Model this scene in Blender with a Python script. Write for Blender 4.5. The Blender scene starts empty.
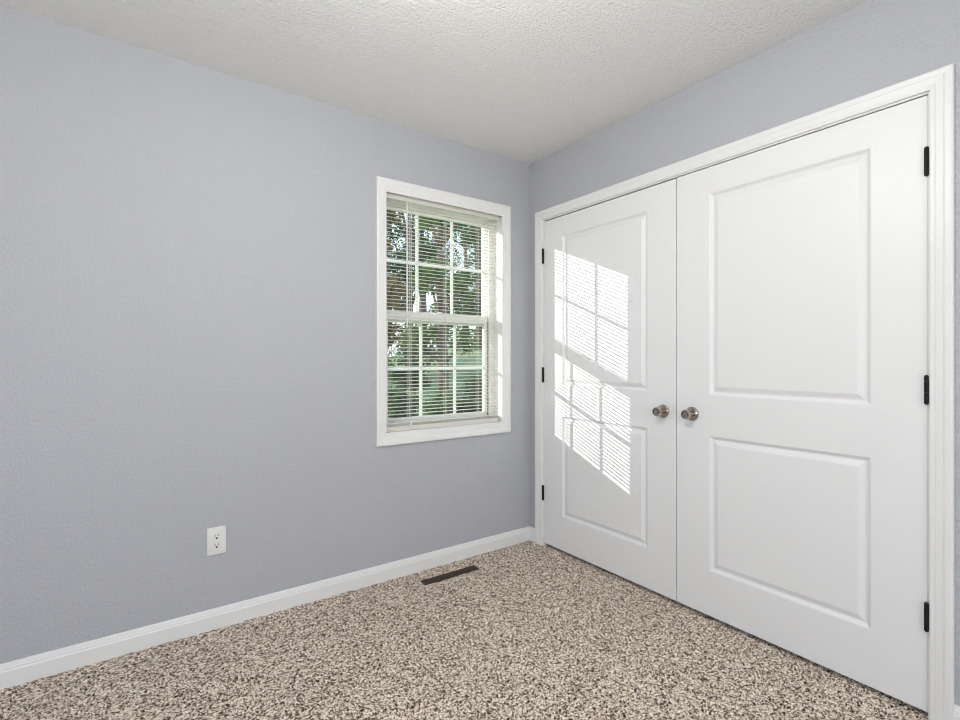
import bpy, bmesh, math, random
import numpy as np
from mathutils import Vector, Matrix
PI = math.pi
S = bpy.context.scene
C = S.collection

# ------------------------------------------------------------------ camera
cd = bpy.data.cameras.new('camera'); cam = bpy.data.objects.new('camera', cd); C.objects.link(cam)
cd.sensor_fit = 'HORIZONTAL'; cd.sensor_width = 36.0
cd.lens = 493.18 / 960 * 36.0
cd.shift_y = (358.58 - 360.0) / 960 * 1.0
cd.clip_start = 0.02; cd.clip_end = 500
YAW = 54.55
cam.location = (-2.127, -2.431, 1.178)
cam.rotation_euler = (PI / 2, 0, math.radians(YAW - 90))
S.camera = cam

# ------------------------------------------------------------------ world, sun, exposure
w = bpy.data.worlds.new('sky'); S.world = w; w.use_nodes = True
nt = w.node_tree; nt.nodes.clear()
wo = nt.nodes.new('ShaderNodeOutputWorld'); wb = nt.nodes.new('ShaderNodeBackground')
tcw = nt.nodes.new('ShaderNodeTexCoord'); sx = nt.nodes.new('ShaderNodeSeparateXYZ'); sk = nt.nodes.new('ShaderNodeValToRGB')
nt.links.new(tcw.outputs['Generated'], sx.inputs[0]); nt.links.new(sx.outputs['Z'], sk.inputs[0])
ce = sk.color_ramp.elements
ce[0].position = 0.0; ce[0].color = (0.92, 0.95, 1.0, 1); ce[1].position = 0.8; ce[1].color = (0.32, 0.52, 0.85, 1)
qe = ce.new(0.25); qe.color = (0.68, 0.82, 1.0, 1)
wb.inputs['Strength'].default_value = 2.0
nt.links.new(sk.outputs['Color'], wb.inputs['Color']); nt.links.new(wb.outputs[0], wo.inputs[0])

SUN = Vector((1.0, -0.957, -0.418)).normalized()
sd = bpy.data.lights.new('sun', 'SUN'); sun = bpy.data.objects.new('sun', sd); C.objects.link(sun)
sd.energy = 4.9; sd.angle = math.radians(0.12); sd.color = (1.0, 0.97, 0.93)
sun.location = (-6, 6, 4); sun.rotation_euler = SUN.to_track_quat('-Z', 'Y').to_euler()

# daylight area lamps added to brighten the room through two made-up windows
def fill_light(name, loc, rot, w_, h_, power):
    ad = bpy.data.lights.new(name, 'AREA'); al = bpy.data.objects.new(name, ad); C.objects.link(al)
    ad.shape = 'RECTANGLE'; ad.size = w_; ad.size_y = h_; ad.energy = power; ad.color = (0.96, 0.975, 1.0)
    al.location = loc; al.rotation_euler = rot
XL = -4.40; YF = -4.60
fill_light('fill_light_left', (XL - 0.14, -2.4, 1.40), (0, -PI / 2, 0), 1.4, 2.2, 13.0)
fill_light('fill_light_front', (-2.0, YF - 0.14, 1.40), (PI / 2, 0, 0), 2.2, 1.4, 24.0)
LAMP_POWER = 31.0

S.view_settings.view_transform = 'Standard'; S.view_settings.look = 'None'
S.view_settings.gamma = 1.0; S.view_settings.use_curve_mapping = False
S.view_settings.exposure = 0.12
S.cycles.filter_width = 1.1; w.cycles.sampling_method = 'NONE'; S.cycles.use_guiding = True; S.cycles.use_adaptive_sampling = False; S.cycles.sample_clamp_indirect = 2.0; S.cycles.caustics_reflective = False; S.cycles.caustics_refractive = False

# ------------------------------------------------------------------ materials
def mat(name, col, rough=0.5, metal=0.0, spec=0.5):
    m = bpy.data.materials.new(name); m.use_nodes = True
    b = m.node_tree.nodes['Principled BSDF']
    b.inputs['Base Color'].default_value = (*col, 1); b.inputs['Roughness'].default_value = rough
    b.inputs['Metallic'].default_value = metal
    b.inputs['Specular IOR Level'].default_value = spec
    return m
def coords(m):
    return m.node_tree.nodes.new('ShaderNodeTexCoord').outputs['Object']
def add_bump(m, layers, strength, dist):
    n, l = m.node_tree.nodes, m.node_tree.links
    co = coords(m); tot = None
    for sc, det, wgt in layers:
        t = n.new('ShaderNodeTexNoise'); t.inputs['Scale'].default_value = sc; t.inputs['Detail'].default_value = det
        l.new(co, t.inputs['Vector'])
        k = n.new('ShaderNodeMath'); k.operation = 'MULTIPLY'; k.inputs[1].default_value = wgt
        l.new(t.outputs['Fac'], k.inputs[0])
        if tot is None: tot = k.outputs[0]
        else:
            a = n.new('ShaderNodeMath'); a.operation = 'ADD'; l.new(tot, a.inputs[0]); l.new(k.outputs[0], a.inputs[1]); tot = a.outputs[0]
    bp = n.new('ShaderNodeBump'); bp.inputs['Strength'].default_value = strength; bp.inputs['Distance'].default_value = dist
    l.new(tot, bp.inputs['Height']); l.new(bp.outputs[0], n['Principled BSDF'].inputs['Normal'])
def vary(m, a, b, scale, detail=3, lo=0.35, hi=0.65):
    n, l = m.node_tree.nodes, m.node_tree.links
    t = n.new('ShaderNodeTexNoise'); t.inputs['Scale'].default_value = scale; t.inputs['Detail'].default_value = detail
    l.new(coords(m), t.inputs['Vector'])
    r = n.new('ShaderNodeValToRGB'); r.color_ramp.elements[0].position = lo; r.color_ramp.elements[1].position = hi
    r.color_ramp.elements[0].color = (*a, 1); r.color_ramp.elements[1].color = (*b, 1)
    l.new(t.outputs['Fac'], r.inputs[0]); l.new(r.outputs[0], n['Principled BSDF'].inputs['Base Color'])
    return r

M = {}
M['wall'] = mat('wall_paint', (0.480, 0.487, 0.520), 0.55, spec=0.35)
add_bump(M['wall'], [(95, 2, 1.0), (240, 1, 0.35)], 0.75, 0.005)
M['ceiling'] = mat('ceiling_texture', (0.90, 0.895, 0.875), 0.85, spec=0.2)
add_bump(M['ceiling'], [(85, 3, 1.0), (200, 2, 0.6)], 1.0, 0.008)
M['trim'] = mat('trim_white', (0.84, 0.84, 0.83), 0.38)
M['door'] = mat('door_white', (0.84, 0.84, 0.84), 0.42)
M['vinyl'] = mat('window_vinyl', (0.92, 0.90, 0.85), 0.35)
def thin_vinyl(name, col, amt):
    m = mat(name, col, 0.4); n, l = m.node_tree.nodes, m.node_tree.links
    tl = n.new('ShaderNodeBsdfTranslucent'); tl.inputs['Color'].default_value = (*col, 1); mx = n.new('ShaderNodeMixShader'); mx.inputs[0].default_value = amt
    l.new(n['Principled BSDF'].outputs[0], mx.inputs[1]); l.new(tl.outputs[0], mx.inputs[2]); l.new(mx.outputs[0], n['Material Output'].inputs['Surface'])
    return m
M['slat'] = thin_vinyl('blind_slat', (0.93, 0.91, 0.85), 0.3)
M['muntin'] = thin_vinyl('muntin_vinyl', (0.92, 0.91, 0.87), 0.55)
M['cord'] = mat('blind_cord', (0.80, 0.78, 0.72), 0.8)
M['wand'] = mat('clear_wand', (0.86, 0.86, 0.82), 0.15)
M['black'] = mat('hinge_black', (0.006, 0.006, 0.007), 0.5, spec=0.25)
M['dark'] = mat('seal_dark', (0.02, 0.02, 0.02), 0.8)
M['nickel'] = mat('brushed_nickel', (0.42, 0.37, 0.33), 0.09, 1.0)
M['plate'] = mat('outlet_plastic', (0.80, 0.80, 0.78), 0.3)
M['slot'] = mat('outlet_slot', (0.012, 0.012, 0.012), 0.6)
M['register'] = mat('register_bronze', (0.075, 0.054, 0.042), 0.5, 0.2)
M['closet'] = mat('closet_paint', (0.35, 0.35, 0.36), 0.8)
M['brass'] = mat('lamp_metal', (0.5, 0.46, 0.4), 0.3, 1.0)

# glass: clear with a thin fresnel reflection
g = bpy.data.materials.new('window_glass'); g.use_nodes = True; n, l = g.node_tree.nodes, g.node_tree.links
n.clear(); o_ = n.new('ShaderNodeOutputMaterial'); tr = n.new('ShaderNodeBsdfTransparent'); gl = n.new('ShaderNodeBsdfGlossy')
gl.inputs['Roughness'].default_value = 0.0; tr.inputs['Color'].default_value = (0.96, 0.98, 0.965, 1)
fr = n.new('ShaderNodeFresnel'); fr.inputs['IOR'].default_value = 1.45; mx = n.new('ShaderNodeMixShader')
ge = n.new('ShaderNodeNewGeometry'); inv = n.new('ShaderNodeMath'); inv.operation = 'SUBTRACT'; inv.inputs[0].default_value = 1.0
l.new(ge.outputs['Backfacing'], inv.inputs[1]); fm = n.new('ShaderNodeMath'); fm.operation = 'MULTIPLY'
l.new(fr.outputs[0], fm.inputs[0]); l.new(inv.outputs[0], fm.inputs[1])
l.new(fm.outputs[0], mx.inputs[0]); l.new(tr.outputs[0], mx.inputs[1]); l.new(gl.outputs[0], mx.inputs[2]); l.new(mx.outputs[0], o_.inputs[0])
M['glass'] = g

# carpet: flecked frieze pile, several browns mixed tuft by tuft
m = mat('carpet_frieze', (0.3, 0.23, 0.19), 0.95, spec=0.1); n, l = m.node_tree.nodes, m.node_tree.links
co = coords(m)
v = n.new('ShaderNodeTexVoronoi'); v.inputs['Scale'].default_value = 190; v.inputs['Randomness'].default_value = 1.0
dn = n.new('ShaderNodeTexNoise'); dn.inputs['Scale'].default_value = 60
va = n.new('ShaderNodeVectorMath'); va.operation = 'MULTIPLY_ADD'; va.inputs[1].default_value = (0.02, 0.02, 0.02)
l.new(co, dn.inputs['Vector']); l.new(dn.outputs['Color'], va.inputs[0]); l.new(co, va.inputs[2]); l.new(va.outputs[0], v.inputs['Vector'])
sep = n.new('ShaderNodeSeparateColor'); l.new(v.outputs['Color'], sep.inputs[0])
rp = n.new('ShaderNodeValToRGB'); e = rp.color_ramp.elements
e[0].position = 0.08; e[0].color = (0.030, 0.020, 0.014, 1); e[1].position = 1.0; e[1].color = (1.0, 0.93, 0.85, 1)
for ps, cl in ((0.27, (0.225, 0.165, 0.125)), (0.52, (0.66, 0.54, 0.44)), (0.80, (0.93, 0.80, 0.68))):
    q = e.new(ps); q.color = (*cl, 1)
l.new(sep.outputs[0], rp.inputs[0]); l.new(rp.outputs[0], n['Principled BSDF'].inputs['Base Color'])
bp = n.new('ShaderNodeBump'); bp.inputs['Strength'].default_value = 0.35; bp.inputs['Distance'].default_value = 0.004
l.new(v.outputs['Distance'], bp.inputs['Height']); bp.invert = True; l.new(bp.outputs[0], n['Principled BSDF'].inputs['Normal'])
M['carpet'] = m

def leaf_mat(name, a, b):
    m = mat(name, a, 0.55, spec=0.3); n, l = m.node_tree.nodes, m.node_tree.links
    r = vary(m, a, b, 3.0, 4)
    tl = n.new('ShaderNodeBsdfTranslucent'); mx = n.new('ShaderNodeMixShader'); mx.inputs[0].default_value = 0.35
    l.new(r.outputs[0], tl.inputs['Color']); l.new(n['Principled BSDF'].outputs[0], mx.inputs[1]); l.new(tl.outputs[0], mx.inputs[2])
    l.new(mx.outputs[0], n['Material Output'].inputs['Surface'])
    return m
M['leaf_dark'] = leaf_mat('leaf_dark', (0.05, 0.085, 0.03), (0.13, 0.18, 0.07))
M['leaf_mid'] = leaf_mat('leaf_mid', (0.09, 0.15, 0.045), (0.22, 0.30, 0.10))
M['leaf_autumn'] = leaf_mat('leaf_autumn', (0.18, 0.13, 0.06), (0.36, 0.27, 0.13))
M['bark'] = mat('bark', (0.15, 0.11, 0.08), 0.9); vary(M['bark'], (0.10, 0.075, 0.055), (0.25, 0.19, 0.14), 9)
M['grass'] = mat('lawn_grass', (0.2, 0.3, 0.1), 0.9, spec=0.1); vary(M['grass'], (0.19, 0.25, 0.115), (0.36, 0.41, 0.22), 1.3, 6)

# ------------------------------------------------------------------ mesh helpers
def box(bm, x0, x1, y0, y1, z0, z1, bev=0.0, seg=1):
    v = [bm.verts.new((x, y, z)) for x in (x0, x1) for y in (y0, y1) for z in (z0, z1)]
    f = [(0, 1, 3, 2), (4, 6, 7, 5), (0, 4, 5, 1), (2, 3, 7, 6), (0, 2, 6, 4), (1, 5, 7, 3)]
    fs = [bm.faces.new([v[i] for i in q]) for q in f]
    if bev > 0:
        es = list({e for q in fs for e in q.edges})
        bmesh.ops.bevel(bm, geom=es, offset=bev, segments=seg, profile=0.5, affect='EDGES')
def tube(bm, pts, r, n=8):
    pts = [Vector(p) for p in pts]; rings = []
    rr = r if isinstance(r, (list, tuple)) else [r] * len(pts)
    for i, p in enumerate(pts):
        d = (pts[min(i + 1, len(pts) - 1)] - pts[max(i - 1, 0)]).normalized()
        a = Vector((0, 0, 1)) if abs(d.z) < 0.9 else Vector((1, 0, 0))
        u = d.cross(a).normalized(); w_ = d.cross(u)
        rings.append([bm.verts.new(p + (u * math.cos(t) + w_ * math.sin(t)) * rr[i]) for t in [2 * PI * k / n for k in range(n)]])
    for a, b in zip(rings, rings[1:]):
        for k in range(n): bm.faces.new((a[k], a[(k + 1) % n], b[(k + 1) % n], b[k]))
    bm.faces.new(rings[0]); bm.faces.new(rings[-1])
def lathe(bm, prof, n, fn):
    """prof: (radius, along); fn(radius*cos, radius*sin, along) -> point"""
    rings = []
    for r, a in prof:
        if r < 1e-6: rings.append([bm.verts.new(fn(0, 0, a))])
        else: rings.append([bm.verts.new(fn(r * math.cos(2 * PI * k / n), r * math.sin(2 * PI * k / n), a)) for k in range(n)])
    for A, B in zip(rings, rings[1:]):
        if len(A) == 1 and len(B) == 1: continue
        for k in range(n):
            q = [A[k % len(A)], A[(k + 1) % len(A)], B[(k + 1) % len(B)], B[k % len(B)]]
            u = []
            for x in q:
                if x not in u: u.append(x)
            if len(u) > 2: bm.faces.new(u)
def sweep(bm, path, offs, prof, fn, closed):
    """mitred moulding. path: 2-D corners, offs: outward mitre vector per corner, prof: (out, thick)"""
    rings = [[bm.verts.new(fn(p[0] + o[0] * d, p[1] + o[1] * d, t)) for d, t in prof] for p, o in zip(path, offs)]
    k = len(prof); N = len(rings)
    for i in range(N if closed else N - 1):
        a, b = rings[i], rings[(i + 1) % N]
        for j in range(k): bm.faces.new((a[j], a[(j + 1) % k], b[(j + 1) % k], b[j]))
    if not closed: bm.faces.new(rings[0]); bm.faces.new(rings[-1])
def obj(name, bm, m, parent=None, smooth=False, angle=None):
    bmesh.ops.recalc_face_normals(bm, faces=bm.faces)
    me = bpy.data.meshes.new(name); bm.to_mesh(me); bm.free()
    me.materials.append(M[m] if isinstance(m, str) else m)
    if smooth:
        me.polygons.foreach_set('use_smooth', [True] * len(me.polygons))
        if angle: me.set_sharp_from_angle(angle=math.radians(angle))
    o = bpy.data.objects.new(name, me); C.objects.link(o)
    if parent:
        o.parent = parent
        o.matrix_parent_inverse = parent_matrix(parent).inverted()
    return o
def parent_matrix(o):
    mw = Matrix.LocRotScale(o.location, o.rotation_euler, o.scale)
    if o.parent: mw = parent_matrix(o.parent) @ o.matrix_parent_inverse @ mw
    return mw
def tag(o, label, cat, group=None, kind=None):
    o['label'] = label; o['category'] = cat
    if group: o['group'] = group
    if kind: o['kind'] = kind
    return o
def empty(name, loc, label, cat, group=None, kind=None):
    o = bpy.data.objects.new(name, None); C.objects.link(o); o.location = loc; o.empty_display_size = 0.1
    return tag(o, label, cat, group, kind)
def B(): return bmesh.new()

# ------------------------------------------------------------------ room shell
H = 2.44; TB = 0.165; TR = 0.115
WX0, WX1, WZ0, WZ1 = -1.017, -0.227, 0.774, 2.078     # finished window opening
RX0, RX1, RZ0, RZ1 = WX0 - 0.013, WX1 + 0.013, WZ0 - 0.013, WZ1 + 0.013
DY0, DY1, DZ = -0.1330, -1.9680, 2.044               # finished closet opening
JY0, JY1, JZ = DY0 + 0.018, DY1 - 0.018, DZ + 0.018

b = B()
box(b, XL - TR, TR, 0, TB, -0.12, RZ0); box(b, XL - TR, TR, 0, TB, RZ1, H + 0.1)
box(b, XL - TR, RX0, 0, TB, RZ0, RZ1); box(b, RX1, TR, 0, TB, RZ0, RZ1)
tag(obj('wall_back', b, 'wall'), 'grey lavender textured wall holding the window', 'wall', kind='structure')
b = B()
box(b, 0, TR, JY0, 0, -0.12, H + 0.1); box(b, 0, TR, YF, JY1, -0.12, H + 0.1); box(b, 0, TR, JY1, JY0, JZ, H + 0.1)
tag(obj('wall_right', b, 'wall'), 'grey lavender wall around the white closet doors', 'wall', kind='structure')
W2 = (-3.5, -1.3, 0.70, 2.10); W3 = (-3.1, -0.9, 0.70, 2.10)
b = B()
box(b, XL - TR, TR, YF - TR, YF, -0.12, W3[2]); box(b, XL - TR, TR, YF - TR, YF, W3[3], H + 0.1)
box(b, XL - TR, W3[0], YF - TR, YF, W3[2], W3[3]); box(b, W3[1], TR, YF - TR, YF, W3[2], W3[3])
tag(obj('wall_front', b, 'wall'), 'grey lavender wall behind the camera', 'wall', kind='structure')
b = B()
box(b, XL - TR, XL, YF, 0, -0.12, W2[2]); box(b, XL - TR, XL, YF, 0, W2[3], H + 0.1)
box(b, XL - TR, XL, YF, W2[0], W2[2], W2[3]); box(b, XL - TR, XL, W2[1], 0, W2[2], W2[3])
tag(obj('wall_left', b, 'wall'), 'grey lavender wall out of view on the left', 'wall', kind='structure')
b = B(); box(b, XL, 0, YF, 0, H, H + 0.1)
tag(obj('ceiling', b, 'ceiling'), 'off-white ceiling with a stippled texture', 'ceiling', kind='structure')

# carpet as a real uneven pile surface
stp = 0.0065
xs = np.concatenate([np.arange(XL, -2.75, 0.03), np.arange(-2.75, 0.72, stp)]); ys = np.concatenate([np.arange(YF, -2.6, 0.03), np.arange(-2.6, stp, stp)]); ys[-1] = 0.0
rng = np.random.default_rng(4)
X, Y = np.meshgrid(xs, ys, indexing='ij')
Z = rng.uniform(-0.004, 0.003, X.shape)
low = rng.uniform(-1, 1, (len(xs) // 12 + 2, len(ys) // 12 + 2))
Z += 0.0012 * np.repeat(np.repeat(low, 12, 0), 12, 1)[:len(xs), :len(ys)]
reg = (X > -0.90) & (X < -0.50) & (Y > -0.195) & (Y < -0.105); Z[reg] = np.minimum(Z[reg], -0.001)
Xj = X + rng.uniform(-0.002, 0.002, X.shape); Yj = np.minimum(Y + rng.uniform(-0.002, 0.002, Y.shape), 0.0)
nx, ny = X.shape
idx = np.arange(nx * ny).reshape(nx, ny)
q = np.stack([idx[:-1, :-1], idx[1:, :-1], idx[1:, 1:], idx[:-1, 1:]], -1).reshape(-1, 4)
me = bpy.data.meshes.new('floor'); me.vertices.add(nx * ny); me.loops.add(q.size); me.polygons.add(len(q))
me.vertices.foreach_set('co', np.stack([Xj, Yj, Z], -1).astype(np.float32).ravel())
me.loops.foreach_set('vertex_index', q.astype(np.int32).ravel())
me.polygons.foreach_set('loop_start', np.arange(0, q.size, 4, dtype=np.int32))
me.update(calc_edges=True); me.materials.append(M['carpet'])
fo = bpy.data.objects.new('floor', me); C.objects.link(fo)
tag(fo, 'floor covered in flecked brown and beige carpet', 'floor', kind='structure')

# closet interior behind the doors
b = B()
box(b, 0.70, 0.74, -2.2, 0.0, -0.12, H); box(b, TR, 0.70, -0.04, 0.0, -0.12, H); box(b, TR, 0.70, -2.24, -2.2, -0.12, H)
tag(obj('wall_closet', b, 'closet'), 'dim closet walls hidden behind the white double doors', 'wall', kind='structure')

# baseboards
BB = [(0, -0.03), (0.014, -0.03), (0.014, 0.058), (0.0115, 0.064), (0.0115, 0.069), (0.009, 0.073), (0.007, 0.082), (0.004, 0.086), (0, 0.086)]
def baseboard(name, p0, p1, nrm, label):
    b = B(); rings = []
    for p in (p0, p1): rings.append([b.verts.new((p[0] + nrm[0] * t, p[1] + nrm[1] * t, z)) for t, z in BB])
    k = len(BB)
    for j in range(k): b.faces.new((rings[0][j], rings[0][(j + 1) % k], rings[1][(j + 1) % k], rings[1][j]))
    b.faces.new(rings[0]); b.faces.new(rings[1])
    tag(obj(name, b, 'trim'), label, 'baseboard', kind='structure')
baseboard('baseboard_back', (XL, 0), (0, 0), (0, -1), 'white baseboard running under the window wall')
baseboard('baseboard_right', (0, -2.031), (0, YF), (-1, 0), 'white baseboard stub right of the closet casing')
baseboard('baseboard_corner', (0, -0.014), (0, -0.070), (-1, 0), 'tiny white baseboard between the room corner and closet casing')
baseboard('baseboard_left', (XL, YF), (XL, 0), (1, 0), 'white baseboard on the unseen left wall')
baseboard('baseboard_front', (XL, YF), (0, YF), (0, 1), 'white baseboard on the unseen wall behind the camera')

# ------------------------------------------------------------------ closet trim
CAS = [(0, 0), (0, 0.009), (0.003, 0.0105), (0.012, 0.0105), (0.016, 0.012), (0.034, 0.0135), (0.038, 0.0155), (0.052, 0.0165), (0.057, 0.0145), (0.0585, 0.012), (0.0585, 0)]
b = B()
cy0, cy1, cz = DY0 + 0.008, DY1 - 0.0048, DZ + 0.006
sweep(b, [(cy0, -0.004), (cy0, cz), (cy1, cz), (cy1, -0.004)], [(1, 0), (1, 1), (-1, 1), (-1, 0)], CAS, lambda a, c, t: (-t, a, c), False)
tag(obj('trim_1', b, 'trim'), 'white moulded casing framing the closet double doors', 'door casing', kind='structure')
b = B()
box(b, 0, TR, DY0, JY0, -0.004, JZ); box(b, 0, TR, JY1, DY1, -0.004, JZ); box(b, 0, TR, DY1, DY0, DZ, JZ)
box(b, 0.048, 0.085, DY0 - 0.011, DY0, 0.0, DZ); box(b, 0.048, 0.085, DY1, DY1 + 0.011, 0.0, DZ); box(b, 0.048, 0.085, DY1 + 0.011, DY0 - 0.011, DZ - 0.011, DZ)
tag(obj('trim_2', b, 'trim'), 'white door jamb lining the closet opening', 'door jamb', kind='structure')

# ------------------------------------------------------------------ closet doors
def panel_rings(b, y0, y1, z0, z1, X0):
    """recessed and raised moulded panel in the face x = X0 (room side is -x)"""
    prof = [(0, 0), (0.003, 0.0012), (0.008, 0.0065), (0.013, 0.0105), (0.016, 0.0112), (0.020, 0.0106), (0.036, 0.0028), (0.040, 0.0016)]
    rings = []
    for d, dep in prof:
        rings.append([b.verts.new((X0 + dep, y, z)) for y, z in ((y0 + d, z0 + d), (y1 - d, z0 + d), (y1 - d, z1 - d), (y0 + d, z1 - d))])
    for A, Bq in zip(rings, rings[1:]):
        for k in range(4): b.faces.new((A[k], A[(k + 1) % 4], Bq[(k + 1) % 4], Bq[k]))
    b.faces.new(rings[-1])
def door_leaf(y0, y1, z0, z1, stl0, stl1):
    """y0 < y1; stl = stile widths at y0, y1"""
    b = B(); X0, X1 = 0.0015, 0.0365
    py0, py1 = y0 + stl0, y1 - stl1
    zs = [z0, 0.222, 0.830, 1.012, 1.922, z1]
    def fq(a, c, e, f): b.faces.new([b.verts.new((X0, y, z)) for y, z in ((a, e), (c, e), (c, f), (a, f))])
    e_ = 0.0015
    fq(y0 + e_, py0, z0 + e_, z1 - e_); fq(py1, y1 - e_, z0 + e_, z1 - e_)
    for i in (0, 2, 4): fq(py0, py1, zs[i] + (e_ if i == 0 else 0), zs[i + 1] - (e_ if i == 4 else 0))
    for i in (1, 3): panel_rings(b, py0, py1, zs[i], zs[i + 1], X0)
    # eased edges, sides and back
    R = [[b.verts.new((x, y, z)) for y, z in ((y0 + d, z0 + d), (y1 - d, z0 + d), (y1 - d, z1 - d), (y0 + d, z1 - d))] for x, d in ((X0, e_), (X0 + e_, 0), (X1, 0))]
    for A, Bq in zip(R, R[1:]):
        for k in range(4): b.faces.new((A[k], A[(k + 1) % 4], Bq[(k + 1) % 4], Bq[k]))
    b.faces.new(R[-1])
    bmesh.ops.remove_doubles(b, verts=b.verts, dist=1e-5)
    return b
def knob(parent, y, z):
    f = lambda u, v_, a: (0.0015 - a, y + u, z + v_)
    b = B(); lathe(b, [(0, 0), (0.0325, 0), (0.0325, 0.003), (0.031, 0.0055), (0.027, 0.0075), (0.018, 0.0095), (0.0125, 0.011)], 40, f)
    r = obj('rosette', b, 'nickel', None, True, 40)
    b = B(); lathe(b, [(0.0125, 0.010), (0.0115, 0.018), (0.0115, 0.025), (0.0145, 0.030), (0.020, 0.036), (0.0230, 0.043), (0.0232, 0.050), (0.0215, 0.056),
                       (0.0195, 0.0595), (0.0175, 0.0595), (0.0160, 0.0555), (0.0120, 0.0550), (0.0110, 0.0585), (0, 0.0595)], 40, f)
    k = obj('door_knob', b, 'nickel', parent, True, 40)
    r.parent = k; r.matrix_parent_inverse = parent_matrix(k).inverted()
    k['label'] = 'round brushed nickel knob'
def hinges(parent, y):
    for zc in (1.822, 1.076, 0.334):
        b = B()
        for k in range(5):
            z0 = zc - 0.0445 + k * 0.0178
            tube(b, [(-0.0052, y, z0 + 0.0004), (-0.0052, y, z0 + 0.0174)], 0.0062, 14)
        for s in (-1, 1): tube(b, [(-0.0052, y, zc + s * 0.0445), (-0.0052, y, zc + s * 0.048)], [0.0055, 0.0035], 14)
        box(b, -0.001, 0.0012, y - 0.004, y + 0.004, zc - 0.0445, zc + 0.0445)
        h = obj('hinge', b, 'black', parent, True, 40); h['label'] = 'black butt hinge'
GAP = -1.0565
d1 = empty('door_1', (0, DY0, 0), 'left white two-panel closet door crossed by sunlight', 'door', 'closet double doors', 'structure')
obj('door_leaf', door_leaf(GAP + 0.0018, DY0 - 0.0022, 0.020, 2.038, 0.158, 0.160), 'door', d1)
knob(d1, -0.986, 0.921); hinges(d1, DY0 - 0.0005)
d2 = empty('door_2', (0, DY1, 0), 'right white two-panel closet door in even shade', 'door', 'closet double doors', 'structure')
obj('door_leaf', door_leaf(DY1 + 0.0011, GAP - 0.0018, 0.020, 2.040, 0.152, 0.162), 'door', d2)
knob(d2, -1.138, 0.922); hinges(d2, DY1 + 0.0035)

# ------------------------------------------------------------------ window in the back wall
XC = -0.622
win = empty('window_1', (XC, 0, WZ0), 'white double-hung window with grid muntins in the grey wall', 'window', kind='structure')
b = B()
sweep(b, [(-1.012, 0.783), (-0.232, 0.783), (-0.232, 2.066), (-1.012, 2.066)], [(-0.96, -1.17), (1.12, -1.17), (1.12, 1.21), (-0.96, 1.21)], CAS, lambda a, c, t: (a, -t, c), True)
obj('window_casing', b, 'trim', win)
b = B()
box(b, RX0, WX0, 0, 0.085, RZ0, RZ1); box(b, WX1, RX1, 0, 0.085, RZ0, RZ1); box(b, WX0, WX1, 0, 0.085, WZ1, RZ1)
obj('jamb_lining', b, 'trim', win)
b = B(); box(b, WX0, WX1, -0.001, 0.085, RZ0, WZ0 + 0.006, 0.002)
obj('window_sill', b, 'trim', win)
b = B()    # vinyl main frame with two tracks
F0, F1, FZ0, FZ1 = WX0 + 0.004, WX1 - 0.004, WZ0, WZ1
for x0, x1 in ((RX0, XC - 0.389), (XC + 0.389, RX1)): box(b, x0, x1, 0.085, 0.178, RZ0, RZ1)
for x0, x1 in ((XC - 0.389, XC - 0.3585), (XC + 0.3585, XC + 0.389)):
    box(b, x0, x1, 0.088, 0.0955, WZ0, WZ1 - 0.01, 0.0015); box(b, x0, x1, 0.131, 0.137, WZ0, WZ1 - 0.01, 0.0015)
box(b, XC - 0.389, XC + 0.389, 0.085, 0.178, WZ1 - 0.012, RZ1); box(b, XC - 0.389, XC + 0.389, 0.085, 0.178, RZ0, WZ0 + 0.022)
obj('window_frame', b, 'vinyl', win)
def sash(name, hx, gx, z0, z1, gz0, gz1, y0, y1, mz, mx):
    b = B()
    for s in (-1, 1):
        a, c = sorted((XC + s * gx, XC + s * hx)); box(b, a, c, y0, y1, z0, z1, 0.0025)
    box(b, XC - gx, XC + gx, y0, y1, z0, gz0, 0.0025); box(b, XC - gx, XC + gx, y0, y1, gz1, z1, 0.0025)
    s = obj(name, b, 'vinyl', win)
    b = B(); yg = (y0 + y1) / 2 + 0.004
    for q in (-1, 1): box(b, XC + q * mx - 0.0095, XC + q * mx + 0.0095, yg - 0.006, yg - 0.001, gz0, gz1)
    for i in range(3):
        e = [XC - gx, XC - mx, XC + mx, XC + gx]; e0 = e[i] + (0.0095 if i else 0); e1 = e[i + 1] - (0.0095 if i < 2 else 0)
        box(b, e0, e1, yg - 0.006, yg - 0.001, mz - 0.0095, mz + 0.0095)
    obj('muntin_grid', b, 'muntin', s)
    b = B(); box(b, XC - gx - 0.004, XC + gx + 0.004, yg, yg + 0.003, gz0 - 0.004, gz1 + 0.004)
    obj('glass_pane', b, 'glass', s)
    return s
up = sash('upper_sash', 0.386, 0.355, 1.385, 2.066, 1.449, 2.026, 0.139, 0.168, 1.736, 0.121)
lo = sash('lower_sash', 0.3535, 0.332, 0.797, 1.441, 0.839, 1.398, 0.099, 0.129, 1.119, 0.117)
b = B(); box(b, XC - 0.03, XC + 0.03, 0.103, 0.125, 1.441, 1.449, 0.002); box(b, XC - 0.006, XC + 0.022, 0.100, 0.112, 1.449, 1.456, 0.002)
obj('sash_lock', b, 'vinyl', lo)
b = B()
for s in (-1, 1):
    a, c = sorted((XC + s * 0.3537, XC + s * 0.3583)); box(b, a, c, 0.106, 0.128, WZ0 + 0.022, 1.441)
obj('weather_seal', b, 'dark', win)

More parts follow.
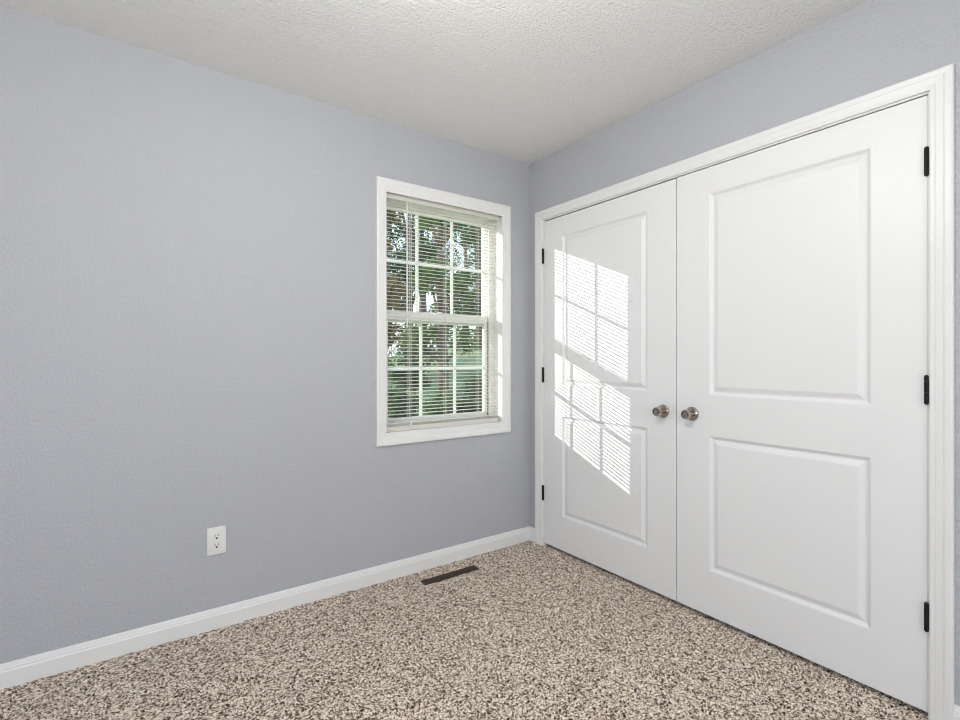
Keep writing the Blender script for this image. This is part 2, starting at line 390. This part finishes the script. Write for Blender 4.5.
# ------------------------------------------------------------------ mini blind
bl = empty('window_blind', (XC, 0.035, 2.075), 'cream mini blind with open slats hanging inside the window frame', 'window blind')
BX0, BX1, BY = WX0 + 0.006, WX1 - 0.006, 0.036
b = B(); box(b, BX0, BX1, BY - 0.013, BY + 0.013, 2.045, 2.0745, 0.002); obj('headrail', b, 'slat', bl)
b = B(); box(b, BX0 + 0.004, BX1 - 0.004, BY - 0.012, BY + 0.012, 0.7805, 0.808, 0.003, 2); obj('bottom_rail', b, 'slat', bl)
def slat_mesh(tilt):
    b = B(); N = 6; rows = []
    for i in range(N + 1):
        s = -0.0125 + 0.025 * i / N; cr = 0.0030 * (1 - (s / 0.0125) ** 2)
        rows.append((s, cr))
    x0, x1 = BX0 + 0.004, BX1 - 0.004
    def P(s, h): return (s * math.cos(tilt) - h * math.sin(tilt), s * math.sin(tilt) + h * math.cos(tilt))
    T = [[b.verts.new((x, *P(s, h + 0.0002))) for x in (x0, x1)] for s, h in rows]
    U = [[b.verts.new((x, *P(s, h - 0.0002))) for x in (x0, x1)] for s, h in rows]
    for i in range(N):
        b.faces.new((T[i][0], T[i][1], T[i + 1][1], T[i + 1][0])); b.faces.new((U[i][0], U[i + 1][0], U[i + 1][1], U[i][1]))
        for k in (0, 1): b.faces.new((T[i][k], T[i + 1][k], U[i + 1][k], U[i][k]))
    for i in (0, N): b.faces.new((T[i][0], U[i][0], U[i][1], T[i][1]))
    bmesh.ops.recalc_face_normals(b, faces=b.faces)
    me = bpy.data.meshes.new('slat'); b.to_mesh(me); b.free(); me.materials.append(M['slat'])
    me.polygons.foreach_set('use_smooth', [True] * len(me.polygons)); me.set_sharp_from_angle(angle=math.radians(50))
    return me
sm_flat = slat_mesh(0)
PITCH = 0.0203; ztop = 2.028; nsl = int((ztop - 0.842) / PITCH) + 1
def slat(me, z):
    o = bpy.data.objects.new('slat', me); C.objects.link(o); o.parent = bl
    o.matrix_parent_inverse = parent_matrix(bl).inverted(); o.location = (0, BY, z)
for i in range(nsl): slat(slat_mesh(math.radians(11.5 - 10 * i / (nsl - 1))), ztop - i * PITCH)
for i in range(5): slat(sm_flat, 0.8088 + i * 0.0034)
for lx in (-0.86, XC, -0.39):
    b = B()
    for dy in (-0.0135, 0.0135): tube(b, [(lx, BY + dy, 2.045), (lx, BY + dy, 0.790)], 0.0007, 6)
    tube(b, [(lx + 0.004, BY, 2.045), (lx + 0.004, BY, 0.790)], 0.0009, 6)
    for i in range(nsl):
        z = ztop - i * PITCH - 0.0012
        tube(b, [(lx, BY - 0.0125, z - 0.0020), (lx, BY + 0.0125, z + 0.0020)], 0.0005, 5)
    obj('ladder_cord', b, 'cord', bl)
b = B(); tube(b, [(-0.878, BY - 0.019, 2.04), (-0.8775, BY - 0.020, 1.345)], 0.0038, 6); tube(b, [(-0.878, BY - 0.012, 2.052), (-0.878, BY - 0.019, 2.048), (-0.878, BY - 0.019, 2.038)], 0.0022, 6)
obj('tilt_wand', b, 'wand', bl)
b = B()
for dx in (0, 0.006): tube(b, [(-0.852 + dx, BY - 0.014, 2.05), (-0.852 + dx * 0.5, BY - 0.0155, 1.5), (-0.852, BY - 0.0158, 0.83)], 0.0009, 6)
obj('lift_cord', b, 'cord', bl)
b = B(); lathe(b, [(0, 0.0), (0.004, 0.001), (0.005, 0.016), (0.0025, 0.026), (0, 0.028)], 14, lambda u, v_, a: (-0.852 + u, BY - 0.0185 + v_, 0.804 + a))
obj('cord_tassel', b, 'wand', bl, True, 40)

# ------------------------------------------------------------------ wall outlet
OX, OZ = -1.814, 0.381
ou = empty('wall_outlet', (OX, 0, OZ), 'white duplex wall outlet low on the grey wall left of the window', 'outlet')
b = B(); box(b, OX - 0.038, OX + 0.038, -0.0065, 0, OZ - 0.060, OZ + 0.060, 0.003, 3); obj('cover_plate', b, 'plate', ou, True, 30)
for s in (1, -1):
    zc = OZ + s * 0.0195
    b = B(); N = 32; f_, k_ = [], []
    for i in range(N):
        t = 2 * PI * i / N; x = 0.0172 * math.cos(t); z = max(-0.0135, min(0.0135, 0.0172 * math.sin(t)))
        f_.append(b.verts.new((OX + x, -0.0071, zc + z))); k_.append(b.verts.new((OX + x * 1.03, -0.0045, zc + z * 1.03)))
    b.faces.new(f_)
    for i in range(N): b.faces.new((f_[i], f_[(i + 1) % N], k_[(i + 1) % N], k_[i]))
    rc = obj('receptacle', b, 'plate', ou)
    for dx, hh in ((-0.0064, 0.0045), (0.0064, 0.0037)):
        b = B(); box(b, OX + dx - 0.0011, OX + dx + 0.0011, -0.0074, -0.006, zc + 0.0035 - hh, zc + 0.0035 + hh); obj('slot', b, 'slot', rc)
    b = B(); lathe(b, [(0, 0.0074), (0.0040, 0.0074), (0.0040, 0.006)], 14, lambda u, v_, a: (OX + u, -a, zc - 0.0075 + v_)); obj('ground_hole', b, 'slot', rc)
b = B(); lathe(b, [(0, 0.0072), (0.0025, 0.0070), (0.0032, 0.0062)], 14, lambda u, v_, a: (OX + u, -a, OZ + v_)); obj('screw', b, 'plate', ou)

# ------------------------------------------------------------------ floor register
rg = empty('floor_register', (-0.70, -0.152, 0), 'brown metal floor register set in the carpet under the window', 'floor vent')
RXa, RXb, RYa, RYb = -0.872, -0.528, -0.178, -0.126
b = B(); box(b, RXa, RXb, RYa, RYb, -0.003, -0.0005); obj('dark_backing', b, 'slot', rg)  # near-black plate standing in for the shade down the duct
b = B(); e = 0.006
for a in ((RXa, RXb, RYa, RYa + e), (RXa, RXb, RYb - e, RYb), (RXa, RXa + e, RYa + e, RYb - e), (RXb - e, RXb, RYa + e, RYb - e)): box(b, *a, -0.0005, 0.0045, 0.001)
obj('register_frame', b, 'register', rg)
b = B(); iy0, iy1 = RYa + e, RYb - e
for k in (1, 2):
    yc = iy0 + (iy1 - iy0) * k / 3; box(b, RXa + e, RXb - e, yc - 0.0022, yc + 0.0022, 0.0, 0.0042)
for k in range(1, 16):
    if k == 8: continue
    xc = RXa + e + (RXb - RXa - 2 * e) * k / 16; box(b, xc - 0.0009, xc + 0.0009, iy0, iy1, 0.0, 0.0025)
box(b, -0.704, -0.696, iy0, iy1, 0.0, 0.0040)
obj('grille', b, 'register', rg)

# ------------------------------------------------------------------ unseen globe lamp added above the frame to brighten the room
LX, LY = -1.60, -1.60
lt = empty('added_globe_light', (LX, LY, H), 'unseen round glass globe lamp added overhead to brighten the room', 'ceiling light')
b = B(); lathe(b, [(0, 0), (0.075, 0), (0.075, 0.012), (0.06, 0.026), (0.02, 0.032), (0.010, 0.045), (0.010, 0.14), (0.05, 0.15), (0.05, 0.165), (0, 0.165)], 32, lambda u, v_, a: (LX + u, LY + v_, H - a))
obj('canopy', b, 'brass', lt, True, 40)
b = B(); lathe(b, [(0.05, 0.160)] + [(0.11 * math.sin(t), 0.265 - 0.11 * math.cos(t)) for t in [0.47 + (PI - 0.47) * k / 16 for k in range(16)]] + [(0, 0.375)], 32, lambda u, v_, a: (LX + u, LY + v_, H - a))
obj('glass_globe', b, 'glass', lt, True)
pd = bpy.data.lights.new('fill_bulb', 'POINT'); po = bpy.data.objects.new('fill_bulb', pd); C.objects.link(po)
pd.energy = LAMP_POWER; pd.shadow_soft_size = 0.07; pd.color = (1.0, 0.985, 0.96)
po.location = (LX, LY, H - 0.265); po.parent = lt; po.matrix_parent_inverse = parent_matrix(lt).inverted()

# two unseen windows made up to let in the added fill light
def added_window(name, loc, Wd, fn, label):
    w2 = empty(name, loc, label, 'window', kind='structure')
    b = B(); sweep(b, [(Wd[0], Wd[2]), (Wd[1], Wd[2]), (Wd[1], Wd[3]), (Wd[0], Wd[3])], [(-1, -1), (1, -1), (1, 1), (-1, 1)], CAS, lambda a, c, t: fn(a, c, -t), True)
    obj('window_casing', b, 'trim', w2)
    b = B(); e = 0.04; mid = (Wd[0] + Wd[1]) / 2
    for a0, a1, c0, c1 in ((Wd[0], Wd[1], Wd[2], Wd[2] + e), (Wd[0], Wd[1], Wd[3] - e, Wd[3]), (Wd[0], Wd[0] + e, Wd[2] + e, Wd[3] - e), (Wd[1] - e, Wd[1], Wd[2] + e, Wd[3] - e), (mid - e, mid + e, Wd[2] + e, Wd[3] - e)):
        p, q = fn(a0, c0, 0.04), fn(a1, c1, 0.08)
        box(b, *sorted((p[0], q[0])), *sorted((p[1], q[1])), *sorted((p[2], q[2])))
    obj('window_frame', b, 'vinyl', w2)
added_window('added_window_2', (XL, -2.4, 0.7), W2, lambda a, c, t: (XL - t, a, c), 'unseen wide white window added in the left wall for fill light')
added_window('added_window_3', (-2.0, YF, 0.7), W3, lambda a, c, t: (a, YF - t, c), 'unseen wide white window added behind the camera for fill light')

# ------------------------------------------------------------------ outdoors
def gh(x, y):
    d = math.hypot(x, y); s = max(0, min(1, (d - 9) / 12)); s = s * s * (3 - 2 * s)
    r = max(0, min(1, (x - y * 0.42 + 1.2) / 4.0))
    return -0.55 + s * (0.5 + 1.9 * r)
b = B(); GX, GY = 40, 40
gv = [[None] * (GY + 1) for _ in range(GX + 1)]
for i in range(GX + 1):
    for j in range(GY + 1):
        x = -30 + 75 * i / GX; y = 0.178 + 55 * (j / GY) ** 1.3
        gv[i][j] = b.verts.new((x, y, gh(x, y)))
for i in range(GX):
    for j in range(GY): b.faces.new((gv[i][j], gv[i + 1][j], gv[i + 1][j + 1], gv[i][j + 1]))
tag(obj('lawn', b, 'grass', None, True), 'sunlit green lawn rising beyond the window', 'lawn', kind='structure')

def crown_mesh(rnd, clumps, nleaf, ls):
    v, f = [], []
    tot = sum(c[3] ** 2 for c in clumps)
    for cx, cy, cz_, cr in clumps:
        for _ in range(int(nleaf * cr * cr / tot)):
            d = Vector((rnd.gauss(0, 1), rnd.gauss(0, 1), rnd.gauss(0, 1))).normalized() * cr * (rnd.random() ** 0.45)
            c = Vector((cx, cy, cz_)) + Vector((d.x, d.y, d.z * 0.85))
            u = Vector((rnd.gauss(0, 1), rnd.gauss(0, 1), rnd.gauss(0, 0.6))).normalized()
            w_ = u.orthogonal().normalized(); w_.rotate(Matrix.Rotation(rnd.random() * 6.28, 3, u)); s = ls * rnd.uniform(0.7, 1.3)
            nn = u.cross(w_)
            k = len(v); v += [c - u * s, c - w_ * s * 0.45 + nn * s * 0.1, c + u * s, c + w_ * s * 0.45 + nn * s * 0.1]
            f += [(k, k + 1, k + 2), (k, k + 2, k + 3)]
    me = bpy.data.meshes.new('crown'); me.from_pydata([tuple(p) for p in v], [], f); return me
def tree(name, x, y, h, cr, kind, seed, label, group, ls=0.075, n=7000, bare=0.08):
    rnd = random.Random(seed); z0 = gh(x, y) - 0.05
    t = empty(name, (x, y, z0), label, 'tree', group)
    b = B(); lean = rnd.uniform(-0.25, 0.25); r0 = 0.035 * h ** 0.9
    pts = [(x + lean * k / 5 + rnd.uniform(-.04, .04), y + rnd.uniform(-.04, .04), z0 + h * 0.85 * k / 5) for k in range(6)]
    tube(b, pts, [r0 * (1 - 0.15 * k) for k in range(6)], 10)
    clumps = []
    for k in range(15):
        zz = bare + (1 - bare) * rnd.random() ** 0.8; a = rnd.random() * 6.28
        rad = cr * (1.05 - 0.6 * abs(zz - 0.6)) * rnd.uniform(0.35, 0.9)
        px, py, pz = x + rad * math.cos(a), y + rad * math.sin(a), z0 + h * zz
        clumps.append((px, py, pz, cr * rnd.uniform(0.3, 0.55)))
        q = pts[min(4, int(zz * 5))]; tube(b, [q, ((q[0] + px) / 2, (q[1] + py) / 2, (q[2] + pz) / 2 - 0.05), (px, py, pz)], [r0 * 0.35, r0 * 0.22, r0 * 0.08], 6)
    obj('trunk', b, 'bark', t, True)
    me = crown_mesh(rnd, clumps, n, ls); me.materials.append(M[kind])
    o = bpy.data.objects.new('crown', me); C.objects.link(o); o.parent = t; o.matrix_parent_inverse = parent_matrix(t).inverted()
def shrub(x, y, h, wd, kind, seed, label, group=None):
    rnd = random.Random(seed); z0 = gh(x, y) - 0.03
    t = empty('shrub', (x, y, z0), label, 'shrub', group)
    b = B(); clumps = []
    for k in range(9):
        a = rnd.random() * 6.28; r = wd * 0.5 * rnd.random() ** 0.6; pz = z0 + h * rnd.uniform(0.3, 0.85); px, py = x + r * math.cos(a), y + r * math.sin(a)
        clumps.append((px, py, pz, wd * rnd.uniform(0.25, 0.36))); tube(b, [(x + 0.1 * math.cos(a), y + 0.1 * math.sin(a), z0), (px, py, pz)], [0.02, 0.008], 6)
    obj('stem', b, 'bark', t)
    me = crown_mesh(rnd, clumps, 3000, 0.045); me.materials.append(M[kind])
    o = bpy.data.objects.new('foliage', me); C.objects.link(o); o.parent = t; o.matrix_parent_inverse = parent_matrix(t).inverted()
T = [  # bearing from the window (deg from +y towards +x), distance, height, crown radius, leaves
    (20.5, 10.5, 6.5, 1.0, 'leaf_autumn', 'bronze-leaved tree nearest the left edge of the window view'),
    (26.5, 16.5, 8.0, 1.6, 'leaf_dark', 'dark green tree behind the leftmost window panes'),
    (31.0, 13.0, 7.2, 1.2, 'leaf_mid', 'mid-green tree behind the middle column of window panes'),
    (36.0, 19.0, 8.5, 1.7, 'leaf_dark', 'tall dark green tree behind the right-hand window panes'),
    (41.5, 13.0, 6.0, 1.1, 'leaf_mid', 'bright green tree at the right edge of the window view'),
    (28.5, 23.5, 9.5, 2.2, 'leaf_dark', 'distant dark tree between the left and middle panes'),
    (34.0, 30.0, 10.0, 2.3, 'leaf_mid', 'farthest green tree showing between the middle and right panes'),
    (47.0, 19.0, 8.0, 1.8, 'leaf_dark', 'dark tree hidden beyond the right window jamb'),
    (15.0, 17.0, 7.5, 1.7, 'leaf_mid', 'green tree hidden beyond the left window casing'),
]
for i, (bg, ds, h, cr, kd, lb) in enumerate(T):
    a = math.radians(bg); tree('garden_tree', XC + ds * math.sin(a), ds * math.cos(a), h, cr, kd, 11 + i, lb, 'trees outside the window')
for i, (bg, ds, h, wd, kd, lb) in enumerate([
    (23.0, 7.4, 1.25, 0.80, 'leaf_dark', 'dark shrub low behind the left column of lower panes'),
    (30.2, 7.0, 1.30, 0.80, 'leaf_mid', 'green shrub low behind the middle column of lower panes'),
    (36.5, 6.8, 1.05, 0.70, 'leaf_dark', 'dark shrub low behind the right column of lower panes'),
    (43.5, 7.2, 1.20, 0.80, 'leaf_mid', 'green shrub low beyond the right window jamb'),
    (26.6, 9.9, 1.75, 0.90, 'leaf_dark', 'taller dark shrub on the lawn between the left and middle panes'),
    (35.0, 9.2, 1.5, 0.90, 'leaf_dark', 'taller dark shrub on the lawn between the middle and right panes'),
    (22.3, 14.2, 2.4, 1.30, 'leaf_mid', 'biggest shrub, far back on the lawn behind the left panes')]):
    a = math.radians(bg); shrub(XC + ds * math.sin(a), ds * math.cos(a), h, wd, kd, 40 + i, lb, 'shrubs outside the window')
